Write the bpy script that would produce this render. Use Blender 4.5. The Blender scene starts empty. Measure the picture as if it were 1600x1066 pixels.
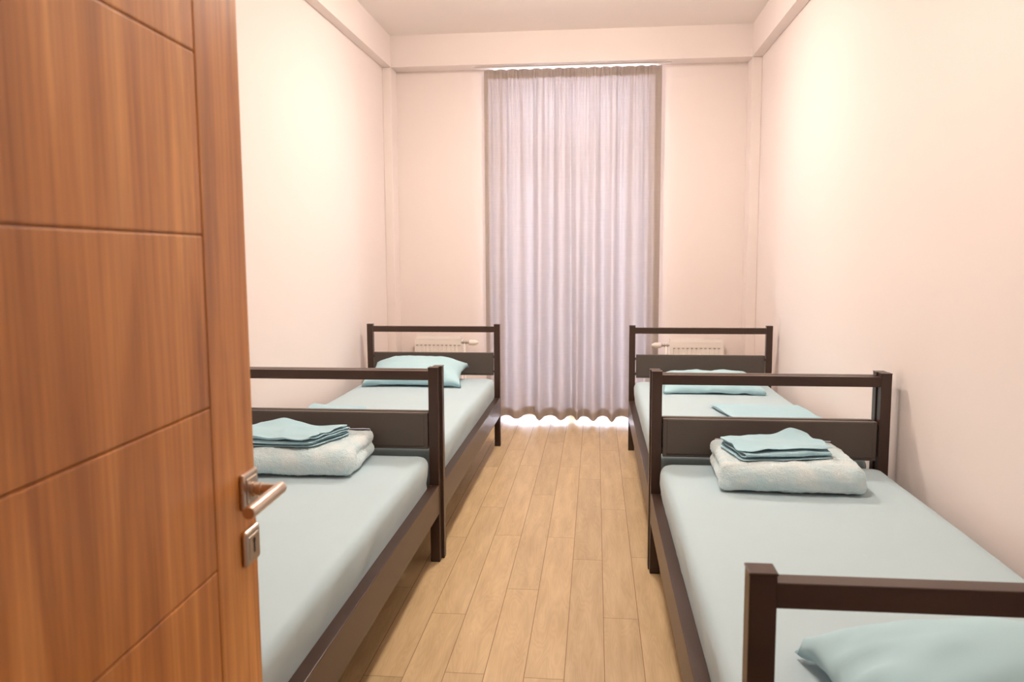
import bpy, bmesh, math, random
from mathutils import Vector, Matrix, noise

scene = bpy.context.scene
col = scene.collection
random.seed(7)

# ------------------------------------------------------------------ camera
F_PX, PITCH, ROLL, YAW = 1255.7, 0.1064, -0.0051, -0.1040
cy, sy = math.cos(YAW), math.sin(YAW)
cp, sp = math.cos(PITCH), math.sin(PITCH)
fwd = Vector((sy * cp, cy * cp, -sp))
right = Vector((cy, -sy, 0.0))
up = right.cross(fwd)
cr, sr = math.cos(ROLL), math.sin(ROLL)
R_ = cr * right + sr * up
U_ = -sr * right + cr * up
cam_d = bpy.data.cameras.new('camera')
cam_d.sensor_width = 36.0
cam_d.lens = F_PX / 1600.0 * 36.0
cam_d.clip_start = 0.02
cam_d.dof.use_dof = True
cam_d.dof.focus_distance = 3.3
cam_d.dof.aperture_fstop = 6.3
cam = bpy.data.objects.new('camera', cam_d)
cam.matrix_world = Matrix(((R_.x, U_.x, -fwd.x, 0.0),
                           (R_.y, U_.y, -fwd.y, 0.0),
                           (R_.z, U_.z, -fwd.z, 1.3),
                           (0, 0, 0, 1)))
col.objects.link(cam)
scene.camera = cam

# ------------------------------------------------------------------ world / exposure
scene.view_settings.view_transform = 'Standard'
scene.view_settings.look = 'None'
scene.view_settings.gamma = 1.0
scene.view_settings.use_curve_mapping = False
scene.view_settings.exposure = 0.63
world = bpy.data.worlds.new('daylight')
scene.world = world
world.use_nodes = True
bg = world.node_tree.nodes['Background']
bg.inputs[0].default_value = (0.78, 0.81, 1.0, 1)
bg.inputs[1].default_value = 16.0

LAMP_COLOR = (1.0, 0.875, 0.775)
LAMPS = [(-0.20, 2.25, 112.0), (-0.20, 4.60, 172.0)]     # ceiling lamps of the room
HALL_FILL = 12.0  # strength of the added, unseen fill lamp in the hall


# ------------------------------------------------------------------ helpers
def link(o, parent=None):
    col.objects.link(o)
    if parent is not None:
        o.parent = parent
    return o


def obj(name, bm, m, parent=None, smooth=False, loc=(0, 0, 0), rotz=0.0):
    me = bpy.data.meshes.new(name)
    bmesh.ops.recalc_face_normals(bm, faces=bm.faces[:])
    bm.to_mesh(me)
    bm.free()
    for p in me.polygons:
        p.use_smooth = smooth
    if m is not None:
        me.materials.append(m)
    o = bpy.data.objects.new(name, me)
    o.location = loc
    o.rotation_euler = (0, 0, rotz)
    return link(o, parent)


def struct(name, bm, m, parent=None, smooth=False):
    o = obj(name, bm, m, parent, smooth)
    if parent is None:
        o['kind'] = 'structure'
    return o


def tag(o, label, cat, group=None):
    o['label'] = label
    o['category'] = cat
    if group:
        o['group'] = group
    return o


def thing(name, label, cat, loc=(0, 0, 0), rotz=0.0, group=None):
    o = bpy.data.objects.new(name, None)
    o.empty_display_size = 0.1
    o.location = loc
    o.rotation_euler = (0, 0, rotz)
    link(o)
    return tag(o, label, cat, group)


def box(bm, x0, x1, y0, y1, z0, z1, bevel=0.0, seg=2):
    """adds one box (optionally with rounded edges) to bm"""
    t = bmesh.new()
    vs = [t.verts.new((x, y, z)) for x in (x0, x1) for y in (y0, y1) for z in (z0, z1)]
    for f in ((0, 1, 3, 2), (4, 6, 7, 5), (0, 4, 5, 1), (2, 3, 7, 6), (0, 2, 6, 4), (1, 5, 7, 3)):
        t.faces.new([vs[i] for i in f])
    bmesh.ops.recalc_face_normals(t, faces=t.faces[:])
    if bevel > 0:
        bmesh.ops.bevel(t, geom=t.edges[:], offset=bevel, segments=seg, affect='EDGES', profile=0.5)
    merge(bm, t)


def merge(bm, t, mtx=None):
    mp = {}
    for v in t.verts:
        mp[v] = bm.verts.new(mtx @ v.co if mtx is not None else v.co)
    for f in t.faces:
        try:
            bm.faces.new([mp[v] for v in f.verts])
        except ValueError:
            pass
    t.free()


def nbox(*a, **k):
    bm = bmesh.new()
    box(bm, *a, **k)
    return bm


def tube(bm, a, b, r0, r1=None, n=20, cap=True):
    a = Vector(a)
    b = Vector(b)
    r1 = r0 if r1 is None else r1
    d = (b - a).normalized()
    s = d.orthogonal().normalized()
    t = d.cross(s)
    ra = [bm.verts.new(a + (s * math.cos(2 * math.pi * i / n) + t * math.sin(2 * math.pi * i / n)) * r0) for i in range(n)]
    rb = [bm.verts.new(b + (s * math.cos(2 * math.pi * i / n) + t * math.sin(2 * math.pi * i / n)) * r1) for i in range(n)]
    for i in range(n):
        bm.faces.new((ra[i], ra[(i + 1) % n], rb[(i + 1) % n], rb[i]))
    if cap:
        bm.faces.new(ra[::-1])
        bm.faces.new(rb)


def lathe(bm, prof, axis_o, axis='X', n=28):
    """prof: list of (t, r) along the axis"""
    rings = []
    o = Vector(axis_o)
    for t, r in prof:
        ring = []
        for i in range(n):
            c, s = math.cos(2 * math.pi * i / n) * r, math.sin(2 * math.pi * i / n) * r
            v = {'X': (t, c, s), 'Y': (c, t, s), 'Z': (c, s, t)}[axis]
            ring.append(bm.verts.new(o + Vector(v)))
        rings.append(ring)
    for a, b in zip(rings, rings[1:]):
        for i in range(n):
            bm.faces.new((a[i], a[(i + 1) % n], b[(i + 1) % n], b[i]))
    bm.faces.new(rings[0][::-1])
    bm.faces.new(rings[-1])


def round_slab(sx, sy, sz, r, step, disp=None):
    """closed rounded box centred on the origin, surface subdivided about `step`, displaced by disp(p, n)"""
    bm = bmesh.new()
    hx, hy, hz = sx / 2, sy / 2, sz / 2
    r = min(r, hx * .98, hy * .98, hz * .98)
    def axis(h):
        inner = h - r
        k = 5
        edge = [-h + r * (1 - math.cos(math.pi / 2 * i / k)) for i in range(k)]
        n = max(2, int(round(2 * inner / step)))
        mid = [-inner + 2 * inner * i / n for i in range(n + 1)]
        return edge + mid + [-e for e in edge[::-1]]
    ax, ay, az = axis(hx), axis(hy), axis(hz)
    cache = {}
    def vert(x, y, z):
        key = (round(x, 6), round(y, 6), round(z, 6))
        if key in cache:
            return cache[key]
        p = Vector((x, y, z))
        c = Vector((max(-hx + r, min(hx - r, x)), max(-hy + r, min(hy - r, y)), max(-hz + r, min(hz - r, z))))
        d = p - c
        nn = d.normalized() if d.length > 1e-9 else Vector((0, 0, 1))
        q = c + nn * r
        if disp:
            q = disp(q, nn)
        cache[key] = bm.verts.new(q)
        return cache[key]
    def sheet(A, B, f):
        for i in range(len(A) - 1):
            for j in range(len(B) - 1):
                vs = [vert(*f(A[i], B[j])), vert(*f(A[i + 1], B[j])), vert(*f(A[i + 1], B[j + 1])), vert(*f(A[i], B[j + 1]))]
                if len(set(vs)) == 4:
                    try:
                        bm.faces.new(vs)
                    except ValueError:
                        pass
    for s in (-1, 1):
        sheet(ax, ay, lambda a, b: (a, b, s * hz))
        sheet(ax, az, lambda a, b: (a, s * hy, b))
        sheet(ay, az, lambda a, b: (s * hx, a, b))
    return bm


def n3(x, y, z, s=1.0):
    return noise.noise(Vector((x * s, y * s, z * s)))


# ------------------------------------------------------------------ materials
def mat(name, base=(0.8, 0.8, 0.8), rough=0.5, metal=0.0, spec=0.5):
    m = bpy.data.materials.new(name)
    m.use_nodes = True
    b = m.node_tree.nodes['Principled BSDF']
    b.inputs['Base Color'].default_value = (*base, 1)
    b.inputs['Roughness'].default_value = rough
    b.inputs['Metallic'].default_value = metal
    b.inputs['Specular IOR Level'].default_value = spec
    return m, m.node_tree, b


def add_bump(nt, b, scale, strength, dist=0.01, detail=3.0, vec=None):
    tex = nt.nodes.new('ShaderNodeTexNoise')
    tex.inputs['Scale'].default_value = scale
    tex.inputs['Detail'].default_value = detail
    if vec is None:
        tc = nt.nodes.new('ShaderNodeTexCoord')
        vec = tc.outputs['Object']
    nt.links.new(vec, tex.inputs['Vector'])
    bp = nt.nodes.new('ShaderNodeBump')
    bp.inputs['Strength'].default_value = strength
    bp.inputs['Distance'].default_value = dist
    nt.links.new(tex.outputs['Fac'], bp.inputs['Height'])
    nt.links.new(bp.outputs['Normal'], b.inputs['Normal'])
    return tex


def vary(nt, b, c0, c1, scale, vec=None, detail=3.0, lo=.3, hi=.7):
    tex = nt.nodes.new('ShaderNodeTexNoise')
    tex.inputs['Scale'].default_value = scale
    tex.inputs['Detail'].default_value = detail
    if vec is None:
        tc = nt.nodes.new('ShaderNodeTexCoord')
        vec = tc.outputs['Object']
    nt.links.new(vec, tex.inputs['Vector'])
    rp = nt.nodes.new('ShaderNodeValToRGB')
    rp.color_ramp.elements[0].position = lo
    rp.color_ramp.elements[1].position = hi
    rp.color_ramp.elements[0].color = (*c0, 1)
    rp.color_ramp.elements[1].color = (*c1, 1)
    nt.links.new(tex.outputs['Fac'], rp.inputs['Fac'])
    nt.links.new(rp.outputs['Color'], b.inputs['Base Color'])
    return rp


M = {}
m, nt, b = mat('wall_paint', (0.88, 0.79, 0.745), 0.75, spec=.3)
add_bump(nt, b, 60, 0.03)
M['wall'] = m
m, nt, b = mat('ceiling_paint', (0.93, 0.86, 0.81), 0.85, spec=.2)
add_bump(nt, b, 50, 0.03)
M['ceiling'] = m
m, nt, b = mat('brown_lacquered_steel', (0.050, 0.027, 0.019), 0.32, spec=.36)
add_bump(nt, b, 180, 0.02)
M['steel'] = m
m, nt, b = mat('brown_panel', (0.082, 0.064, 0.052), 0.42)
add_bump(nt, b, 120, 0.02)
M['panel'] = m
m, nt, b = mat('slat_wood', (0.55, 0.40, 0.25), 0.6)
vary(nt, b, (.5, .36, .22), (.6, .44, .28), 9)
M['slat'] = m


def fabric(name, c0, c1, bump=0.05, rough=0.85, scale=5.0):
    m, nt, b = mat(name, c0, rough, spec=.2)
    vary(nt, b, c0, c1, scale)
    b.inputs['Sheen Weight'].default_value = 0.15
    add_bump(nt, b, 350, bump, 0.002, 4)
    return m


M['sheet'] = fabric('aqua_bed_sheet', (.455, .59, .645), (.47, .605, .655))
M['pillow'] = fabric('aqua_pillowcase', (.43, .655, .725), (.45, .665, .735))
M['folded'] = fabric('aqua_folded_linen', (.385, .605, .69), (.42, .625, .70), .10)
# fleece
m, nt, b = mat('pale_aqua_fleece', (.6, .75, .75), 1.0, spec=.1)
vary(nt, b, (.62, .81, .86), (.78, .88, .89), 14, lo=.35, hi=.65, detail=6)
b.inputs['Sheen Weight'].default_value = 0.5
b.inputs['Sheen Roughness'].default_value = 0.6
add_bump(nt, b, 200, 0.8, 0.006, 5)
M['fleece'] = m
M['binding'] = fabric('lavender_binding', (.52, .54, .64), (.56, .58, .68))


# door wood : long vertical grain
def wood_door():
    m, nt, b = mat('walnut_door_foil', (0.4, 0.2, 0.1), 0.38, spec=.45)
    tc = nt.nodes.new('ShaderNodeTexCoord')
    mp = nt.nodes.new('ShaderNodeMapping')
    mp.inputs['Scale'].default_value = (1.0, 6.5, 0.50)
    nt.links.new(tc.outputs['Object'], mp.inputs['Vector'])
    n1 = nt.nodes.new('ShaderNodeTexNoise')
    n1.inputs['Scale'].default_value = 2.2
    n1.inputs['Detail'].default_value = 7
    n1.inputs['Roughness'].default_value = .55
    n1.inputs['Distortion'].default_value = .9
    nt.links.new(mp.outputs[0], n1.inputs['Vector'])
    r1 = nt.nodes.new('ShaderNodeValToRGB')
    e = r1.color_ramp.elements
    e[0].position, e[0].color = .28, (.36, .122, .026, 1)
    e[1].position, e[1].color = .72, (.86, .42, .130, 1)
    x = r1.color_ramp.elements.new(.5)
    x.color = (.62, .255, .062, 1)
    nt.links.new(n1.outputs['Fac'], r1.inputs['Fac'])
    mp2 = nt.nodes.new('ShaderNodeMapping')
    mp2.inputs['Scale'].default_value = (1.0, 90.0, 1.6)
    nt.links.new(tc.outputs['Object'], mp2.inputs['Vector'])
    n2 = nt.nodes.new('ShaderNodeTexNoise')
    n2.inputs['Scale'].default_value = 1.6
    n2.inputs['Detail'].default_value = 4
    nt.links.new(mp2.outputs[0], n2.inputs['Vector'])
    r2 = nt.nodes.new('ShaderNodeValToRGB')
    r2.color_ramp.elements[0].position = .3
    r2.color_ramp.elements[0].color = (.80, .77, .74, 1)
    r2.color_ramp.elements[1].position = .65
    r2.color_ramp.elements[1].color = (1.06, 1.05, 1.03, 1)
    nt.links.new(n2.outputs['Fac'], r2.inputs['Fac'])
    mx = nt.nodes.new('ShaderNodeMix')
    mx.data_type = 'RGBA'
    mx.blend_type = 'MULTIPLY'
    mx.inputs[0].default_value = 1.0
    nt.links.new(r1.outputs['Color'], mx.inputs[6])
    nt.links.new(r2.outputs['Color'], mx.inputs[7])
    nt.links.new(mx.outputs[2], b.inputs['Base Color'])
    return m


M['door'] = wood_door()
m, nt, b = mat('satin_nickel', (0.60, 0.50, 0.42), 0.28, metal=1.0)
M['nickel'] = m
m, nt, b = mat('dark_keyhole', (0.01, 0.01, 0.01), 0.7)
M['dark'] = m
m, nt, b = mat('white_enamel', (0.92, 0.86, 0.80), 0.35)
M['enamel'] = m
m, nt, b = mat('radiator_slot', (0.12, 0.10, 0.09), 0.7)
M['slot'] = m
m, nt, b = mat('chrome_valve', (0.62, 0.60, 0.57), 0.22, metal=1.0)
M['chrome'] = m
m, nt, b = mat('white_plastic', (0.88, 0.83, 0.76), 0.4)
M['plastic'] = m
m, nt, b = mat('white_window_frame', (0.85, 0.86, 0.88), 0.4)
M['frame'] = m
m, nt, b = mat('balcony_concrete', (0.72, 0.71, 0.70), 0.85)
add_bump(nt, b, 30, .1)
M['concrete'] = m

# thin clear glass
m = bpy.data.materials.new('window_glass')
m.use_nodes = True
nt = m.node_tree
nt.nodes.clear()
o_ = nt.nodes.new('ShaderNodeOutputMaterial')
tr = nt.nodes.new('ShaderNodeBsdfTransparent')
tr.inputs[0].default_value = (.93, .95, .96, 1)
gl = nt.nodes.new('ShaderNodeBsdfGlossy')
gl.inputs['Roughness'].default_value = .02
fr = nt.nodes.new('ShaderNodeFresnel')
fr.inputs[0].default_value = 1.45
mx = nt.nodes.new('ShaderNodeMixShader')
nt.links.new(fr.outputs[0], mx.inputs[0])
nt.links.new(tr.outputs[0], mx.inputs[1])
nt.links.new(gl.outputs[0], mx.inputs[2])
nt.links.new(mx.outputs[0], o_.inputs[0])
M['glass'] = m


def curtain_mat(name, cd, ct, fac):
    m = bpy.data.materials.new(name)
    m.use_nodes = True
    nt = m.node_tree
    nt.nodes.clear()
    out = nt.nodes.new('ShaderNodeOutputMaterial')
    d = nt.nodes.new('ShaderNodeBsdfDiffuse')
    t = nt.nodes.new('ShaderNodeBsdfTranslucent')
    mx = nt.nodes.new('ShaderNodeMixShader')
    mx.inputs[0].default_value = fac
    tc = nt.nodes.new('ShaderNodeTexCoord')
    mp = nt.nodes.new('ShaderNodeMapping')
    mp.inputs['Scale'].default_value = (60, 60, 8)
    nt.links.new(tc.outputs['Object'], mp.inputs['Vector'])
    n1 = nt.nodes.new('ShaderNodeTexNoise')
    n1.inputs['Scale'].default_value = 1.0
    mp2 = nt.nodes.new('ShaderNodeMapping')
    mp2.inputs['Scale'].default_value = (6, 6, 170)
    nt.links.new(tc.outputs['Object'], mp2.inputs['Vector'])
    n2 = nt.nodes.new('ShaderNodeTexNoise')
    n2.inputs['Scale'].default_value = 1.0
    nt.links.new(mp.outputs[0], n1.inputs['Vector'])
    nt.links.new(mp2.outputs[0], n2.inputs['Vector'])
    ad = nt.nodes.new('ShaderNodeMath')
    ad.operation = 'ADD'
    nt.links.new(n1.outputs['Fac'], ad.inputs[0])
    nt.links.new(n2.outputs['Fac'], ad.inputs[1])
    for c, sh in ((cd, d), (ct, t)):
        rp = nt.nodes.new('ShaderNodeMapRange')
        rp.inputs[1].default_value = .6
        rp.inputs[2].default_value = 1.4
        rp.inputs[3].default_value = .95
        rp.inputs[4].default_value = 1.04
        nt.links.new(ad.outputs[0], rp.inputs[0])
        vm = nt.nodes.new('ShaderNodeVectorMath')
        vm.operation = 'SCALE'
        vm.inputs[0].default_value = c
        nt.links.new(rp.outputs[0], vm.inputs['Scale'])
        nt.links.new(vm.outputs[0], sh.inputs['Color'])
    nt.links.new(d.outputs[0], mx.inputs[1])
    nt.links.new(t.outputs[0], mx.inputs[2])
    nt.links.new(mx.outputs[0], out.inputs[0])
    return m


M['curtain'] = curtain_mat('taupe_curtain_cloth', (.62, .52, .455), (.180, .162, .158), .36)


# floor laminate : the mesh carries per-plank tint and plank-local UVs in metres
def floor_mat():
    m, nt, b = mat('oak_laminate', (.6, .4, .22), 0.36, spec=.4)
    uv = nt.nodes.new('ShaderNodeUVMap')
    uv.uv_map = 'plank'
    at = nt.nodes.new('ShaderNodeAttribute')
    at.attribute_name = 'tint'
    comb = nt.nodes.new('ShaderNodeVectorMath')
    comb.operation = 'MULTIPLY_ADD'
    comb.inputs[1].default_value = (17.0, 31.0, 7.0)
    sx = nt.nodes.new('ShaderNodeMapping')
    sx.inputs['Scale'].default_value = (9.0, 1.1, 1.0)
    nt.links.new(uv.outputs[0], sx.inputs['Vector'])
    nt.links.new(at.outputs['Color'], comb.inputs[0])
    nt.links.new(sx.outputs[0], comb.inputs[2])
    # cathedral grain: rings of a distorted noise
    n0 = nt.nodes.new('ShaderNodeTexNoise')
    n0.inputs['Scale'].default_value = 1.3
    n0.inputs['Detail'].default_value = 2
    n0.inputs['Distortion'].default_value = .4
    nt.links.new(comb.outputs[0], n0.inputs['Vector'])
    mul = nt.nodes.new('ShaderNodeMath')
    mul.operation = 'MULTIPLY'
    mul.inputs[1].default_value = 130
    nt.links.new(n0.outputs['Fac'], mul.inputs[0])
    sn = nt.nodes.new('ShaderNodeMath')
    sn.operation = 'SINE'
    nt.links.new(mul.outputs[0], sn.inputs[0])
    n1 = nt.nodes.new('ShaderNodeTexNoise')
    n1.inputs['Scale'].default_value = 3.0
    n1.inputs['Detail'].default_value = 6
    nt.links.new(comb.outputs[0], n1.inputs['Vector'])
    mr = nt.nodes.new('ShaderNodeMapRange')
    mr.inputs[1].default_value = -1
    mr.inputs[2].default_value = 1
    mr.inputs[3].default_value = -.055
    mr.inputs[4].default_value = .055
    nt.links.new(sn.outputs[0], mr.inputs[0])
    ad = nt.nodes.new('ShaderNodeMath')
    ad.operation = 'ADD'
    nt.links.new(n1.outputs['Fac'], ad.inputs[0])
    nt.links.new(mr.outputs[0], ad.inputs[1])
    rp = nt.nodes.new('ShaderNodeValToRGB')
    rp.color_ramp.elements[0].position = .25
    rp.color_ramp.elements[0].color = (.475, .33, .17, 1)
    rp.color_ramp.elements[1].position = .75
    rp.color_ramp.elements[1].color = (.64, .475, .265, 1)
    nt.links.new(ad.outputs[0], rp.inputs['Fac'])
    # plank tint
    sp_ = nt.nodes.new('ShaderNodeSeparateColor')
    nt.links.new(at.outputs['Color'], sp_.inputs[0])
    tm = nt.nodes.new('ShaderNodeMapRange')
    tm.inputs[3].default_value = .90
    tm.inputs[4].default_value = 1.07
    nt.links.new(sp_.outputs[0], tm.inputs[0])
    vm = nt.nodes.new('ShaderNodeVectorMath')
    vm.operation = 'SCALE'
    nt.links.new(rp.outputs['Color'], vm.inputs[0])
    nt.links.new(tm.outputs[0], vm.inputs['Scale'])
    nt.links.new(vm.outputs[0], b.inputs['Base Color'])
    return m


M['floor'] = floor_mat()
m, nt, b = mat('plank_joint', (.22, .125, .065), 0.7)
M['joint'] = m

# ------------------------------------------------------------------ room shell
XL, XR = -1.615, 1.185          # side walls
YC, YB = 6.12, 6.29             # face of the corner columns, back wall
YF = 0.16                       # room side of the front wall
BZ, CZ = 2.715, 2.945           # underside of the beams, ceiling
BXL, BXR = -1.548, 1.113        # inner faces of the side beams
OX0, OX1, OZ = -0.825, 0.455, 2.715   # balcony door opening
DX0, DX1, DZ = -0.50, 0.36, 2.05    # doorway in the front wall
HY = -1.25                      # back of the hall


def floor_mesh():
    bm = bmesh.new()
    uvl = bm.loops.layers.uv.new('plank')
    cl = bm.loops.layers.float_color.new('tint')
    W, L, g = 0.1245, 1.25, 0.0011
    offs = {0: 2.772, 1: 2.361, 2: 3.010, 3: 2.352, 4: 3.340, 5: 2.789, 6: 3.384, 7: 2.95, -1: 2.319, -2: 2.988, -3: 2.45}
    x_base = -0.588
    for k in range(-13, 24):
        xa, xb = x_base + W * k, x_base + W * (k + 1)
        if xb < XL or xa > XR:
            continue
        xa, xb = max(xa, XL), min(xb, XR)
        j = k if k in offs else None
        o = offs[j] if j is not None else random.uniform(2, 3.25)
        y = o - 4 * L
        while y < YB + .35:
            ya, yb = max(y, HY), min(y + L, YB + .35)
            if yb > ya + .01:
                vs = [bm.verts.new((a, c, 0)) for a, c in ((xa + g, ya + g), (xb - g, ya + g), (xb - g, yb - g), (xa + g, yb - g))]
                f = bm.faces.new(vs)
                tint = (random.random(), random.random(), random.random(), 1)
                for lp, (u, v) in zip(f.loops, ((xa, ya), (xb, ya), (xb, yb), (xa, yb))):
                    lp[uvl].uv = (u - xa, v - y)
                    lp[cl] = tint
            y += L
    return bm


bm = floor_mesh()
fl = struct('floor', bm, M['floor'])
fl.data.materials.append(M['joint'])
bm = bmesh.new()
bm.from_mesh(fl.data)
n0 = len(bm.faces)
box(bm, XL - .1, XR + .1, HY - .1, YB + .35, -0.12, -0.0012)
bm.faces.ensure_lookup_table()
for f in bm.faces[n0:]:
    f.material_index = 1
bm.normal_update()
for f in bm.faces[:n0]:
    if f.normal.z < 0:
        f.normal_flip()
bm.to_mesh(fl.data)
bm.free()

struct('ceiling', nbox(XL - .1, XR + .1, HY - .1, YB + .35, CZ, CZ + .1), M['ceiling'])
struct('wall_left', nbox(XL - .1, XL, HY, YB, 0, CZ), M['wall'])
struct('wall_right', nbox(XR, XR + .1, HY, YB, 0, CZ), M['wall'])
bm = bmesh.new()
box(bm, XL - .1, OX0, YB, YB + .35, 0, CZ)
box(bm, OX1, XR + .1, YB, YB + .35, 0, CZ)
box(bm, OX0, OX1, YB, YB + .35, OZ, CZ)
struct('wall_back', bm, M['wall'])
bm = bmesh.new()
box(bm, XL, DX0, YF - .14, YF, 0, CZ)
box(bm, DX1, XR, YF - .14, YF, 0, CZ)
box(bm, DX0, DX1, YF - .14, YF, DZ, CZ)
struct('wall_front', bm, M['wall'])
struct('wall_hall', nbox(XL - .1, XR + .1, HY - .1, HY, 0, CZ), M['wall'])
# beams under the ceiling and the two small corner columns
struct('trim_1', nbox(XL, BXL, YF, YC, BZ, CZ), M['wall'])
struct('trim_2', nbox(BXR, XR, YF, YC, BZ, CZ), M['wall'])
struct('trim_3', nbox(XL, XR, YC, YB, BZ, CZ), M['wall'])
struct('trim_4', nbox(XL, BXL, YC, YB, 0, BZ, bevel=.004), M['wall'])
struct('trim_5', nbox(BXR, XR, YC, YB, 0, BZ, bevel=.004), M['wall'])

# balcony door (window) behind the curtain
wf = bpy.data.objects.new('window_1', None)
link(wf)
wf['kind'] = 'structure'
yw0, yw1 = YB + .25, YB + .31
bm = bmesh.new()
box(bm, OX0, OX0 + .06, yw0, yw1, 0, OZ, bevel=.004)
box(bm, OX1 - .06, OX1, yw0, yw1, 0, OZ, bevel=.004)
box(bm, OX0 + .06, OX1 - .06, yw0, yw1, OZ - .06, OZ, bevel=.004)
box(bm, OX0 + .06, OX1 - .06, yw0, yw1, 0.0, .05, bevel=.004)
box(bm, OX0 + .06, OX1 - .06, yw0, yw1, 2.06, 2.14, bevel=.004)
box(bm, -.225, -.145, yw0, yw1, .05, 2.06, bevel=.004)
obj('window_frame', bm, M['frame'], wf)
for x0, x1, z0, z1 in ((OX0 + .06, -.225, .05, 2.06), (-.145, OX1 - .06, .05, 2.06), (OX0 + .06, OX1 - .06, 2.14, OZ - .06)):
    obj('window_pane', nbox(x0, x1, yw0 + .02, yw0 + .026, z0, z1), M['glass'], wf)
# balcony slab outside the opening
struct('trim_6', nbox(-2.2, 1.9, YB + .35, YB + 1.4, -.14, -.02), M['concrete'])

# ------------------------------------------------------------------ door (opened into the room)
HINGE = Vector((-0.461, 0.245, 0.0))
EDGE = Vector((-0.493, 1.100, 0.0))
dv = EDGE - HINGE
dw = dv.length
dr = bpy.data.objects.new('door_1', None)
dr['kind'] = 'structure'
dr.location = HINGE
dr.rotation_euler = (0, 0, math.atan2(dv.y, dv.x) - math.pi / 2)   # local +Y runs along the leaf, +X faces the room
link(dr)
T = 0.04
bm = bmesh.new()
z0, z1 = 0.008, 2.035
gd, gw = 0.0030, 0.0004                   # groove depth and half width
box(bm, -T + gd, -gd, 0, dw, z0, z1)
gy = dw - 0.1345                          # the long vertical groove
gys = 0.1345
zs = [z0, .236, .455, .674, .893, 1.1085, 1.327, 1.548, 1.767, z1]
for sgn in (0, 1):
    xa, xb = ((-gd - .0005, 0), (-T, -T + gd + .0005))[sgn]
    box(bm, xa, xb, gy + gw, dw, z0, z1, bevel=.0026, seg=2)
    for a, c in zip(zs, zs[1:]):
        box(bm, xa, xb, 0.0, gy - gw, a + (gw if a > z0 else 0), c - (gw if c < z1 else 0), bevel=.0026, seg=2)
obj('door_leaf', bm, M['door'], dr)

hy, hz = dw - .033, .972
bm = bmesh.new()
box(bm, 0, .008, hy - .026, hy + .026, hz - .026, hz + .026, bevel=.0035, seg=3)
box(bm, .0, .0095, hy - .018, hy + .018, hz - .018, hz + .018, bevel=.001)
ros = obj('handle_rosette', bm, M['nickel'], dr, smooth=False)
bm = bmesh.new()
lathe(bm, [(.008, .0105), (.014, .0105), (.015, .0085), (.019, .0085), (.020, .0098), (.023, .0098), (.024, .0082), (.046, .0082)], (0, hy, hz), 'X', 24)
lathe(bm, [(-.108, .0072), (-.1072, .0082), (-.100, .0088), (.008, .0088), (.0115, .0082), (.012, .0072)], (.0465, hy, hz), 'Y', 28)
dh = obj('door_handle', bm, M['nickel'], dr, smooth=True)
dh.modifiers.new('edges', 'EDGE_SPLIT').split_angle = math.radians(35)
kz = .890
bm = bmesh.new()
box(bm, 0, .008, hy - .026, hy + .026, kz - .026, kz + .026, bevel=.005, seg=4)
box(bm, 0, .0088, hy - .0165, hy + .0165, kz - .0165, kz + .0165, bevel=.0008)
kp = obj('keyhole_plate', bm, M['nickel'], dr)
bm = bmesh.new()
box(bm, .0075, .0092, hy - .0028, hy + .0028, kz - .0105, kz + .0075, bevel=.0004)
tube(bm, (.0075, hy, kz + .0075), (.0092, hy, kz + .0075), .0042, n=16)
obj('keyhole', bm, M['dark'], kp)
for z in (.25, 1.02, 1.82):
    bm = bmesh.new()
    tube(bm, (.008, -.006, z - .05), (.008, -.006, z + .05), .007)
    obj('hinge', bm, M['nickel'], dr)
# door frame lining the doorway
bm = bmesh.new()
box(bm, DX0, DX0 + .03, YF - .15, YF + .01, 0, DZ, bevel=.002)
box(bm, DX1 - .03, DX1, YF - .15, YF + .01, 0, DZ, bevel=.002)
box(bm, DX0 + .03, DX1 - .03, YF - .15, YF + .01, DZ - .03, DZ, bevel=.002)
struct('trim_7', bm, M['door'])

# ------------------------------------------------------------------ beds
BW, BL, PT = 0.917, 2.09, 0.040
hx, hy_ = BW / 2, BL / 2
SR0, SR1 = .212, .337


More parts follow.
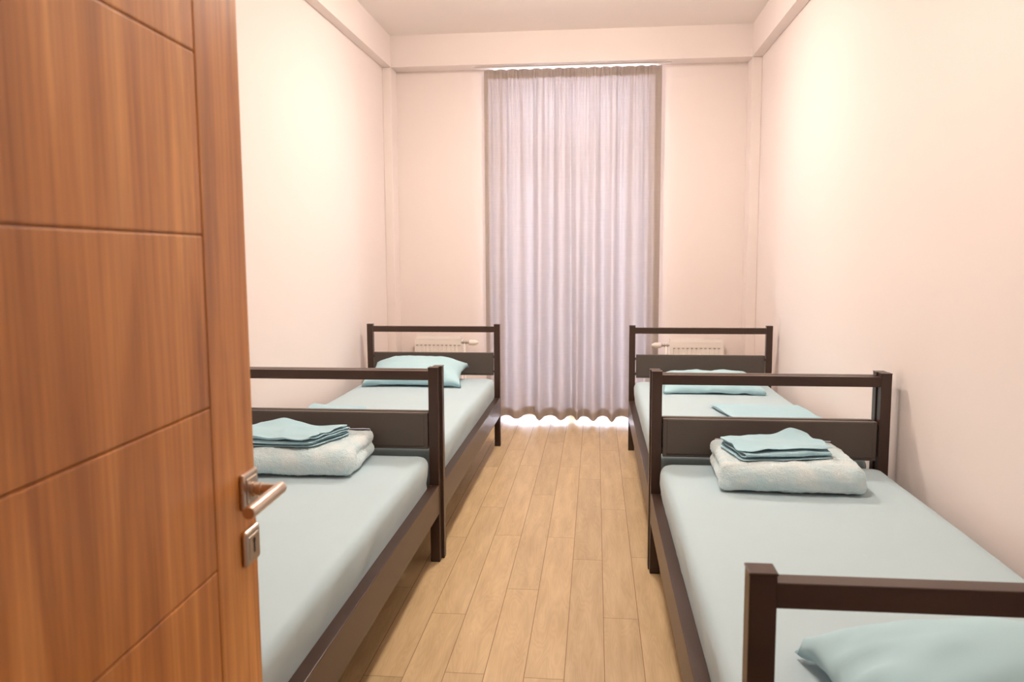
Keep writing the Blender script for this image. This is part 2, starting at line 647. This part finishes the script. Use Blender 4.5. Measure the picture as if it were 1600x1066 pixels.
def make_bed(label):
    t = thing('single_bed', label, 'bed', group='four brown metal framed single beds')
    for sx in (-1, 1):
        for sy_ in (-1, 1):
            x0 = sx * hx - (PT if sx > 0 else 0)
            y0 = sy_ * hy_ - (PT if sy_ > 0 else 0)
            p = obj('post', nbox(x0, x0 + PT, y0, y0 + PT, 0.004, .833, bevel=.0018, seg=2), M['steel'], t)
            obj('post_cap', nbox(x0 - .0012, x0 + PT + .0012, y0 - .0012, y0 + PT + .0012, .833, .837, bevel=.0014), M['steel'], p)
            obj('foot', nbox(x0 + .001, x0 + PT - .001, y0 + .001, y0 + PT - .001, 0, .005, bevel=.001), M['dark'], p)
    for sy_ in (-1, 1):
        yc = sy_ * (hy_ - PT / 2)
        obj('top_rail', nbox(-hx + PT - .001, hx - PT + .001, yc - .018, yc + .018, .783, .822, bevel=.0018), M['steel'], t)
        bm = bmesh.new()
        # board with a thin raised edging
        box(bm, -hx + PT + .006, hx - PT - .006, yc - .0125, yc + .0125, .489, .643, bevel=.0015)
        box(bm, -hx + PT + .022, hx - PT - .022, yc - .0150, yc + .0150, .500, .6405, bevel=.002)
        obj('end_board', bm, M['panel'], t)
        for sx in (-1, 1):
            for z in (.515, .615):
                xa = sx * (hx - PT - .003)
                obj('board_bracket', nbox(xa - .0045, xa + .0045, yc - .006, yc + .006, z - .008, z + .008, bevel=.001), M['steel'], t)
        obj('end_rail', nbox(-hx + PT - .001, hx - PT + .001, yc - .015, yc + .015, SR0 + .02, SR0 + .07, bevel=.002), M['steel'], t)
    for sx in (-1, 1):
        xc = sx * (hx - PT / 2)
        obj('side_rail', nbox(xc - .0195, xc + .0195, -hy_ + PT - .001, hy_ - PT + .001, SR0, SR1, bevel=.002), M['steel'], t)
    n = 14
    for i in range(n):
        yy = -hy_ + .12 + (BL - .24) * i / (n - 1)
        obj('slat', nbox(-hx + PT - .0005, hx - PT + .0005, yy - .035, yy + .035, .262, .280, bevel=.003), M['slat'], t)
    return t


def dup(root, loc, label):
    r = root.copy()
    col.objects.link(r)
    r.location = loc
    r['label'] = label
    for ch in list(root.children):
        c = ch.copy()
        col.objects.link(c)
        c.parent = r
        for g in ch.children:
            d = g.copy()
            col.objects.link(d)
            d.parent = c
    return r


BEDS = {   # centre x, centre y
    'rn': (.2263 + hx, 1.160 + hy_),
    'rf': (.2216 + hx, 3.255 + hy_),
    'ln': (-.6525 - hx, 3.2957 - hy_),
    'lf': (-.6415 - hx, 3.301 + hy_),
}
bed0 = make_bed('brown metal single bed nearest on the right, with pillow at the near end')
bed0.location = (*BEDS['rn'], 0)
dup(bed0, (*BEDS['rf'], 0), 'brown metal framed single bed on the right, at the far end by the curtain')
dup(bed0, (*BEDS['ln'], 0), 'brown metal framed single bed on the left, half hidden behind the open wooden door')
dup(bed0, (*BEDS['lf'], 0), 'brown metal framed single bed on the left, at the far end with a puffy pillow')

MT = .475       # mattress top
MB = .281


def make_mattress(key, label, seed):
    cx, cyy = BEDS[key]
    sx, sy_, sz = BW - 2 * PT + .006, BL - 2 * PT - .05, MT - MB
    def disp(q, n):
        x, y, z = q
        top = max(0.0, n.z)
        side = 1 - abs(n.z)
        f = n3(x * 2.2 + seed, y * 2.2, z, 1) * .004 * top
        # long creases along the top near the edges
        f += max(0, n3(x * 3 + seed * 3, y * 14, 0, 1)) * .003 * top * min(1, abs(x) / (sx / 2)) ** 2
        # slack in the sheet along the sides
        zz = (z + sz / 2) / sz
        w = math.exp(-((zz - .48) / .26) ** 2)
        s = n3(x * 4 + seed, y * 5.5 - z * 9 + seed, 2.3 + seed, 1)
        s2 = n3(x, y * 17 - z * 22, seed, 1)
        f += side * w * (.008 * s + .0055 * s2)
        # keep inside the bed frame low down
        q = q + n * f
        if zz < .40:
            lim = sx / 2 - .004
            q.x = max(-lim, min(lim, q.x))
        elif abs(n.x) > .3:
            q.x += math.copysign(.006, n.x) * math.sin(min(1, (zz - .40) / .35) * math.pi / 2)
        return q
    bm = round_slab(sx, sy_, sz, .042, .035, disp)
    o = obj('mattress', bm, M['sheet'], None, True, (cx, cyy, MB + sz / 2))
    tag(o, label, 'mattress', 'mattresses in aqua fitted sheets')
    return o


make_mattress('rn', 'mattress in pale aqua fitted sheet on the nearest right bed, under the folded blanket', 1.3)
make_mattress('rf', 'mattress in pale aqua fitted sheet on the far right bed, under the flat pillow', 4.1)
make_mattress('ln', 'mattress in pale aqua fitted sheet on the left bed beside the wooden door', 7.7)
make_mattress('lf', 'mattress in pale aqua fitted sheet on the far left bed, under the puffy pillow', 9.2)


# ------------------------------------------------------------------ pillows
def pillow_mesh(w, d, h, seed, pinch=.10, wr=1.0, flat=2.6, low=.35):
    """two cloth faces meeting in a seam; h = full height, bottom nearly flat"""
    N, K = 56, 40
    bm = bmesh.new()
    grid = {}
    for side in (1, -1):
        for i in range(N + 1):
            for j in range(K + 1):
                u, v = -1 + 2 * i / N, -1 + 2 * j / K
                rim = i in (0, N) or j in (0, K)
                if side == -1 and rim:
                    grid[(side, i, j)] = grid[(1, i, j)]
                    continue
                t = max(0.0, (1 - abs(u) ** flat) * (1 - abs(v) ** flat)) ** .62
                # edges pull in between the corners
                x = u * w / 2 * (1 - pinch * (1 - v * v) * abs(u) ** 3)
                y = v * d / 2 * (1 - pinch * (1 - u * u) * abs(v) ** 3)
                z = t * h * ((1 - low) if side > 0 else -low)
                edge = 1 - min(1 - abs(u), 1 - abs(v))
                a = math.atan2(v, u)
                wk = n3(math.cos(a) * 5, math.sin(a) * 5, seed + side, 1) * .012 * edge ** 3 + \
                    n3(u * 2.5 + seed, v * 2.5, side, 1) * .012 + n3(u * 7 + seed, v * 5, side, 1) * .005 * edge
                if not rim:
                    z += wk * wr * (1 if side > 0 else .4) * min(1, t * 3)
                else:
                    z += n3(u * 4, v * 4, seed, 1) * .010 * wr - low * h * .6 * (abs(u) * abs(v)) ** 2
                grid[(side, i, j)] = bm.verts.new((x, y, z))
    for side in (1, -1):
        for i in range(N):
            for j in range(K):
                q = [grid[(side, i, j)], grid[(side, i + 1, j)], grid[(side, i + 1, j + 1)], grid[(side, i, j + 1)]]
                bm.faces.new(q if side > 0 else q[::-1])
    return bm


def settle(o, z):
    """drop an object so that its lowest vertex sits at z"""
    bpy.context.view_layer.update()
    mw = o.matrix_world
    o.location.z += z - min((mw @ v.co).z for v in o.data.vertices)


def place_pillow(label, w, d, h, loc, rz, tilt, seed, roll=0.0, **k):
    bm = pillow_mesh(w, d, h, seed, **k)
    o = obj('pillow', bm, M['pillow'], None, True)
    o.rotation_euler = (tilt, roll, rz)
    o.location = loc
    settle(o, MT + .002)
    tag(o, label, 'pillow', 'pillows in aqua pillowcases')
    return o


place_pillow('puffy aqua pillow propped against the end board of the far left bed', .64, .40, .125, (-1.155, 5.085, .5), .02, .20, 2.2, flat=3.0, low=.3)
place_pillow('flat thin aqua pillow lying across the far right bed', .60, .46, .085, (.705, 4.99, .5), -.02, .05, 5.5, flat=4.2, wr=1.3, low=.2, pinch=.05)
place_pillow('aqua pillow on the nearest right bed, behind the near end rail', (.68), .42, .155, (.755, 1.42, .5), .03, -.02, 8.4, low=.28, flat=2.4, pinch=.07)


# ------------------------------------------------------------------ fleece blankets, folded
def fleece_blanket(name_label, w, d, h, mirror, loc, rz, seed):
    """thick fleece folded once: two plump layers joined in a bulging fold along the front"""
    def layer(z0, th, y_front, y_back, x0, x1, rr):
        bm = round_slab(x1 - x0, y_back - y_front, th, rr, .02,
                        lambda q, n: q + n * (n3(q.x * 9 + seed, q.y * 9, z0 * 20, 1) * .007 + n3(q.x * 25 + seed, q.y * 25, z0, 1) * .0028))
        bmesh.ops.translate(bm, verts=bm.verts[:], vec=((x0 + x1) / 2, (y_front + y_back) / 2, z0 + th / 2))
        return bm
    bm = bmesh.new()
    s = -1 if mirror else 1
    th = h * .52
    # bottom and top layers, and the plump front fold that joins them
    merge(bm, layer(0.0, th, -d / 2 + .010, d / 2 - .01, -w / 2 + .006, w / 2 - .004, th * .48))
    merge(bm, layer(h - th, th, -d / 2 + .020, d / 2, -w / 2 + .012, w / 2 - .02, th * .48))
    merge(bm, layer(0.0, h, -d / 2, -d / 2 + .13, -w / 2 + .004, w / 2 - .006, h * .46))
    # the closed side fold (away from the open layers)
    merge(bm, layer(0.004, h - .008, -d / 2 + .01, d / 2 - .006, w / 2 - .13, w / 2 - .001, h * .44))
    if mirror:
        for v in bm.verts:
            v.co.x = -v.co.x
        bmesh.ops.reverse_faces(bm, faces=bm.faces[:])
    o = obj('folded_blanket', bm, M['fleece'], None, True, loc, rz)
    rm = o.modifiers.new('remesh', 'REMESH')
    rm.mode = 'VOXEL'
    rm.voxel_size = .0055
    rm.use_smooth_shade = True
    sm = o.modifiers.new('smooth', 'SMOOTH')
    sm.factor = .6
    sm.iterations = 5
    tx = bpy.data.textures.new('fleece_pile', 'CLOUDS')
    tx.noise_scale = .012
    tx.noise_depth = 2
    dm = o.modifiers.new('pile', 'DISPLACE')
    dm.texture = tx
    dm.texture_coords = 'LOCAL'
    dm.strength = .006
    dm.mid_level = .6
    tag(o, name_label, 'blanket', 'folded fleece blankets')
    # lavender satin binding along the back upper edge
    nb = 60
    bb = bmesh.new()
    rings = []
    for i in range(nb + 1):
        x = (-w / 2 + .03 + (w - .07) * i / nb)
        ring = []
        for k in range(9):
            a = -.5 + 2.1 * k / 8
            r = th * .5 + .004 + n3(x * 14, seed, 1, 1) * .003
            ring.append(bb.verts.new((x * s, d / 2 - th * .5 + math.cos(a) * r * 1.05, h - th / 2 + math.sin(a) * r)))
        rings.append(ring)
    for a, c in zip(rings, rings[1:]):
        for k in range(8):
            bb.faces.new((a[k], c[k], c[k + 1], a[k + 1]))
    b_ = obj('binding', bb, M['binding'], o, True)
    b_['label'] = 'lavender edge binding'
    so = b_.modifiers.new('thick', 'SOLIDIFY')
    so.thickness = .003
    so.offset = 1
    return o


BLH = .098
bl_r = fleece_blanket('plump pale aqua fleece blanket folded on the nearest right bed', .50, .40, BLH, False, (.682, 2.955, MT + .006), -.03, 3.3)
bl_l = fleece_blanket('plump pale aqua fleece blanket folded on the left bed beside the door', .56, .40, BLH, True, (-1.175, 3.01, MT + .009), .03, 6.1)


# ------------------------------------------------------------------ folded bed linen
def folded_linen(label, corners, layers, gap, z0, seed, peak=None, roll=True, th=.0032, wob=.006):
    """one sheet zig-zagged front to back over a quadrilateral footprint (front-left, front-right, back-right, back-left)"""
    fl_, fr_, br_, bl_ = [Vector((*c, 0)) for c in corners]
    path = []            # (v, height index)
    for k in range(layers):
        vs = [i / 22 for i in range(23)]
        if k % 2 == 1:
            vs = vs[::-1]
        ins = (0.0, .035, .015, .05)[k % 4]
        inb = (0.02, .0, .03, .01)[k % 4]
        seg = [(ins + v * (1 - ins - inb), k * gap) for v in vs]
        if path:
            va, za = path[-1]
            vb, zb = seg[0]
            for q in range(1, 6):
                a = math.pi * q / 6
                out = -1 if k % 2 == 0 else 1     # odd turns close at the back
                path.append((va + (vb - va) * q / 6 + out * -0 + (math.sin(a) * .018) * (1 if (k - 1) % 2 == 0 else -1), za + (zb - za) * (1 - math.cos(a)) / 2))
        path += seg
    NU = 44
    bm = bmesh.new()
    rows = []
    for (v, zz) in path:
        row = []
        for i in range(NU + 1):
            u = i / NU
            k = zz / gap if gap else 0
            uo = u + .012 * math.sin(k * 2.1 + seed) * (1 if u > .5 else -1) * abs(2 * u - 1)
            p = (fl_ * (1 - uo) + fr_ * uo) * (1 - v) + (bl_ * (1 - uo) + br_ * uo) * v
            cr_ = (abs(2 * u - 1) * abs(2 * v - 1)) ** 6
            ctr = (fl_ + fr_ + br_ + bl_) / 4
            p = p + (ctr - p) * .05 * cr_ + Vector((n3(v * 3, k * 1.7, seed, 1), n3(u * 3, k * 1.7, seed + 9, 1), 0)) * .010
            z = z0 + zz
            lift = (zz / (gap * max(1, layers - 1))) if layers > 1 else 1
            z += (n3(p.x * 7, p.y * 7, seed + k * .6, 1) * wob + n3(p.x * 20, p.y * 20, seed + k, 1) * wob * .4) * (.25 + .75 * lift) + wob * .5
            z += (.0045 - .016 * abs(n3(p.x * 6 + 3 * seed, p.y * 10 + p.x * 5, seed + k * .35, 1))) * lift * (wob / .006)
            if peak:
                (pu, pv, pr, ph) = peak
                dd = ((u - pu) ** 2 + (v - pv) ** 2) / pr ** 2
                z += ph * math.exp(-dd) * lift
            row.append(bm.verts.new((p.x, p.y, z)))
        rows.append(row)
    for a, c in zip(rows, rows[1:]):
        for i in range(NU):
            bm.faces.new((a[i], a[i + 1], c[i + 1], c[i]))
    o = obj('folded_sheet', bm, M['folded'], None, True)
    so = o.modifiers.new('thick', 'SOLIDIFY')
    so.thickness = th
    so.offset = 0
    ss = o.modifiers.new('sub', 'SUBSURF')
    ss.levels = ss.render_levels = 1
    tag(o, label, 'bed sheet', 'folded aqua bed linen')
    return o


ZB = MT + BLH + .009
folded_linen('folded aqua bed linen with raised corner, on the nearest right bed fleece blanket',
             [(.512, 2.80), (.840, 2.86), (.800, 3.10), (.468, 3.05)], 4, .0105, ZB, 1.1, peak=(.80, 1.0, .16, .023))
folded_linen('folded aqua bed linen on the fleece blanket of the left bed beside the door',
             [(-1.44, 2.86), (-1.055, 2.84), (-.975, 3.10), (-1.35, 3.09)], 5, .0085, ZB + .006, 2.7, peak=(.25, .95, .20, .022))
folded_linen('flat folded aqua sheet lying alone in the middle of the far right bed',
             [(.70, 3.92), (1.115, 3.93), (1.08, 4.37), (.615, 4.40)], 3, .006, MT + .006, 4.4, wob=.003)
folded_linen('folded aqua sheet by the wall on the far left bed',
             [(-1.50, 3.80), (-1.18, 3.80), (-1.20, 4.10), (-1.50, 4.12)], 3, .009, MT + .006, 5.9, wob=.006, peak=(.05, .9, .3, .012))

# ------------------------------------------------------------------ curtain
CX0, CX1, CY = -.852, .480, 6.212
CZ0, CZ1 = .038, 2.695


def curtain_offset(s, t):
    """s across 0..1, t down 0..1 -> depth offset (metres), and sideways shift"""
    x = s * 1.33
    top = math.exp(-t * 22)
    mid = math.exp(-t * 3.2)
    # big soft folds that carry the whole length
    ph = x * 2 * math.pi * 6.8 + 2.6 * n3(x * 2.4, .4, 0) + .5 * n3(x * 3, t * 1.2, 5)
    amp = .020 + .034 * t + .020 * n3(x * 3.4, t * .8, 9.1)
    y = math.sin(ph) * amp * (1 - .85 * top)
    y += .010 * math.sin(x * 2 * math.pi * 14 + 3 * n3(x * 5, 0, 2)) * (.25 + .75 * mid) * (1 - .7 * top)
    # gathers under the tape
    y += .0085 * math.sin(x * 2 * math.pi * 31 + 4.5 * n3(x * 9, t * .5, 7)) * math.exp(-t * 6) * (1 - .45 * top)
    y += .0040 * math.sin(x * 2 * math.pi * 66 + 5 * n3(x * 13, 0, 1)) * math.exp(-t * 16)
    e = min(1, .12 + s / .10, .12 + (1 - s) / .10)
    dx = .010 * math.sin(ph * .5 + 1.0) * t
    return y * e, dx * e


def curtain_sheet(s0, s1, t0, t1, ns, ntt, back=0.0):
    bm = bmesh.new()
    rows = []
    for j in range(ntt + 1):
        t = t0 + (t1 - t0) * j / ntt
        row = []
        for i in range(ns + 1):
            s = s0 + (s1 - s0) * i / ns
            y, dx = curtain_offset(s, t)
            x = CX0 + (CX1 - CX0) * s + dx
            ztop = CZ1 + .004 * abs(math.sin(s * 1.33 * math.pi * 11.5)) * 2.2 - .006
            zbot = CZ0 - .018 * (y / .05 * -1 if y < 0 else 0) + .010 * n3(s * 6, 3, 3)
            z = ztop + (zbot - ztop) * t
            row.append(bm.verts.new((x, CY + y + back, z)))
        rows.append(row)
    for a, c in zip(rows, rows[1:]):
        for i in range(ns):
            bm.faces.new((a[i], a[i + 1], c[i + 1], c[i]))
    return bm


ct = obj('curtain', curtain_sheet(0, 1, 0, 1, 640, 130), M['curtain'], None, True)
tag(ct, 'full height taupe grey curtain drawn across the balcony door', 'curtain')
obj('heading_tape', curtain_sheet(0, 1, 0, .026, 640, 5, .0035), M['curtain'], ct, True)
obj('bottom_hem', curtain_sheet(0, 1, .976, 1, 640, 5, .0035), M['curtain'], ct, True)
obj('side_hem', curtain_sheet(0, .022, .0, 1, 16, 130, .004), M['curtain'], ct, True)
obj('side_hem', curtain_sheet(.962, 1, .0, 1, 20, 130, .004), M['curtain'], ct, True)
# ceiling track under the beam
bm = bmesh.new()
box(bm, -.925, .545, CY - .014, CY + .014, BZ - .011, BZ, bevel=.002)
tr_ = obj('curtain_track', bm, M['plastic'])
tag(tr_, 'slim white curtain track fixed under the beam above the curtain', 'curtain track')


# ------------------------------------------------------------------ radiators
def radiator(label, x0, x1, zt, valve_dir, xv):
    yf = 6.135
    yb = YB - .035
    cx = (x0 + x1) / 2
    t = thing('radiator', label, 'radiator', (cx, 0, 0), group='white panel radiators')
    X = lambda v: v - cx
    zb = .08
    bm = bmesh.new()
    pitch = .0331
    n = 11
    m0 = ((x1 - x0) - pitch * (n - 1)) / 2
    # pressed front panel: a profile of shallow grooves swept vertically
    prof = [X(x0)]
    ys = [0.0]
    for i in range(n):
        c = X(x0) + m0 + pitch * i
        prof += [c - .0058, c - .0026, c + .0026, c + .0058]
        ys += [0.0, .0045, .0045, 0.0]
    prof.append(X(x1))
    ys.append(0.0)
    zz = [zb, zb + .03, zb + .042, zt - .052, zt - .040, zt]
    rows = []
    for k, z in enumerate(zz):
        rows.append([bm.verts.new((px, yf + (py if 2 <= k <= 3 else 0), z)) for px, py in zip(prof, ys)])
    for a, c in zip(rows, rows[1:]):
        for i in range(len(prof) - 1):
            bm.faces.new((a[i], a[i + 1], c[i + 1], c[i]))
    box(bm, X(x0), X(x1), yf + .0055, yf + .012, zb, zt)
    box(bm, X(x0) - .001, X(x1) + .001, yf - .001, yf + .0065, zt - .003, zt + .001, bevel=.001)
    for xe in (x0, x1):
        box(bm, X(xe) - .002, X(xe) + .002, yf - .001, yf + .012, zb, zt, bevel=.001)
    box(bm, X(x0), X(x1), yf - .001, yf + .0065, zb - .002, zb + .001)
    nf = len(bm.faces)
    for i in range(n):
        c = X(x0) + m0 + pitch * i
        box(bm, c - .009, c + .009, yf - .0008, yf + .004, zt - .0495, zt - .0455)
    bm.faces.ensure_lookup_table()
    for f in bm.faces[nf:]:
        f.material_index = 1
    fp = obj('front_panel', bm, M['enamel'], t)
    fp.data.materials.append(M['slot'])
    obj('rear_panel', nbox(X(x0) + .01, X(x1) - .01, yb - .012, yb, zb, zt, bevel=.003), M['enamel'], t)
    for xe, w in ((x0, 1), (x1, -1)):
        a, c = sorted((X(xe), X(xe) + w * .003))
        obj('side_panel', nbox(a, c, yf + .012, yb - .012, zb + .02, zt - .006, bevel=.001), M['enamel'], t)
    bm = bmesh.new()
    k = 26
    box(bm, X(x0) + .004, X(x1) - .004, yf + .022, yf + .028, zt - .006, zt + .020, bevel=.001)
    box(bm, X(x0) + .004, X(x1) - .004, yb - .020, yb - .014, zt - .006, zt + .020, bevel=.001)
    for i in range(k + 1):
        c = X(x0) + .006 + (x1 - x0 - .012) * i / k
        box(bm, c - .002, c + .002, yf + .026, yb - .016, zt + .010, zt + .021)
    obj('top_grille', bm, M['enamel'], t)
    for xe in (x0 + .07, x1 - .07):
        for z in (zb + .08, zt - .08):
            obj('wall_bracket', nbox(X(xe) - .015, X(xe) + .015, yb, YB, z - .02, z + .02), M['enamel'], t)
    # valve body, pipe and thermostatic head sticking out sideways
    xe = X(x1) if valve_dir > 0 else X(x0)
    s = valve_dir
    yv, zv = yf + .010, zt - .026
    bm = bmesh.new()
    tube(bm, (xe - s * .004, yv, zv), (xe + s * .016, yv, zv), .0075)
    lathe(bm, [(xe + s * .012, .010), (xe + s * .013, .0125), (xe + s * .022, .0125), (xe + s * .023, .009), (xe + s * .034, .0085),
               (xe + s * .035, .013), (xe + s * .044, .013), (xe + s * .045, .0085), (xe + s * .052, .0085), (xe + s * .053, .012), (xe + s * .064, .012)][::int(s)], (0, yv, zv), 'X', 20)
    v = obj('valve', bm, M['chrome'], t)
    bm = bmesh.new()
    tube(bm, (xe + s * .028, yv, zv - .005), (xe + s * .028, yv, .0), .0075)
    obj('pipe', bm, M['enamel'], t, True)
    hx0 = xe + s * .062
    prof = [(0, .013), (.004, .019), (.012, .0215), (.046, .0215), (.056, .019), (.062, .013), (.070, .012), (.073, .008)]
    bm = bmesh.new()
    lathe(bm, [(hx0 + s * a, r) for a, r in prof][::int(s)], (0, yv, zv), 'X', 28)
    obj('thermostat_head', bm, M['plastic'], t, True)
    return t


radiator('white panel radiator on the back wall left of the curtain, behind the far left bed', -1.402, -1.040, .652, 1, 0)
radiator('white panel radiator on the back wall right of the curtain, behind the far right bed', .560, .958, .640, -1, 0)


# ------------------------------------------------------------------ lamps
def lamp(x, y, watts, label):
    t = thing('ceiling_lamp', label, 'lamp', (x, y, CZ - .21), group='round white ceiling lamps')
    bm = bmesh.new()
    lathe(bm, [(.135, .02), (.14, .05), (.195, .05), (.21, .065)], (0, 0, 0), 'Z', 40)
    obj('lamp_base', bm, M['plastic'], t)
    bm = bmesh.new()
    R = .12
    lathe(bm, [(R * .21 * math.sin(math.radians(a)) + .110, R * math.cos(math.radians(a))) for a in range(-80, 81, 10)], (0, 0, 0), 'Z', 40)
    em = bpy.data.materials.new('lamp_diffuser')
    em.use_nodes = True
    b = em.node_tree.nodes['Principled BSDF']
    b.inputs['Base Color'].default_value = (.9, .88, .85, 1)
    b.inputs['Emission Color'].default_value = (*LAMP_COLOR, 1)
    b.inputs['Emission Strength'].default_value = watts
    obj('lamp_shade', bm, em, t, True)


for i, (x, y, w) in enumerate(LAMPS):
    lamp(x, y, w, ('round white ceiling lamp above the near beds', 'round white ceiling lamp above the far beds')[i])
lamp(-.2, -.65, HALL_FILL, 'unseen fill lamp added in the hall outside the door')  # added behind the camera for weak fill light, never in view
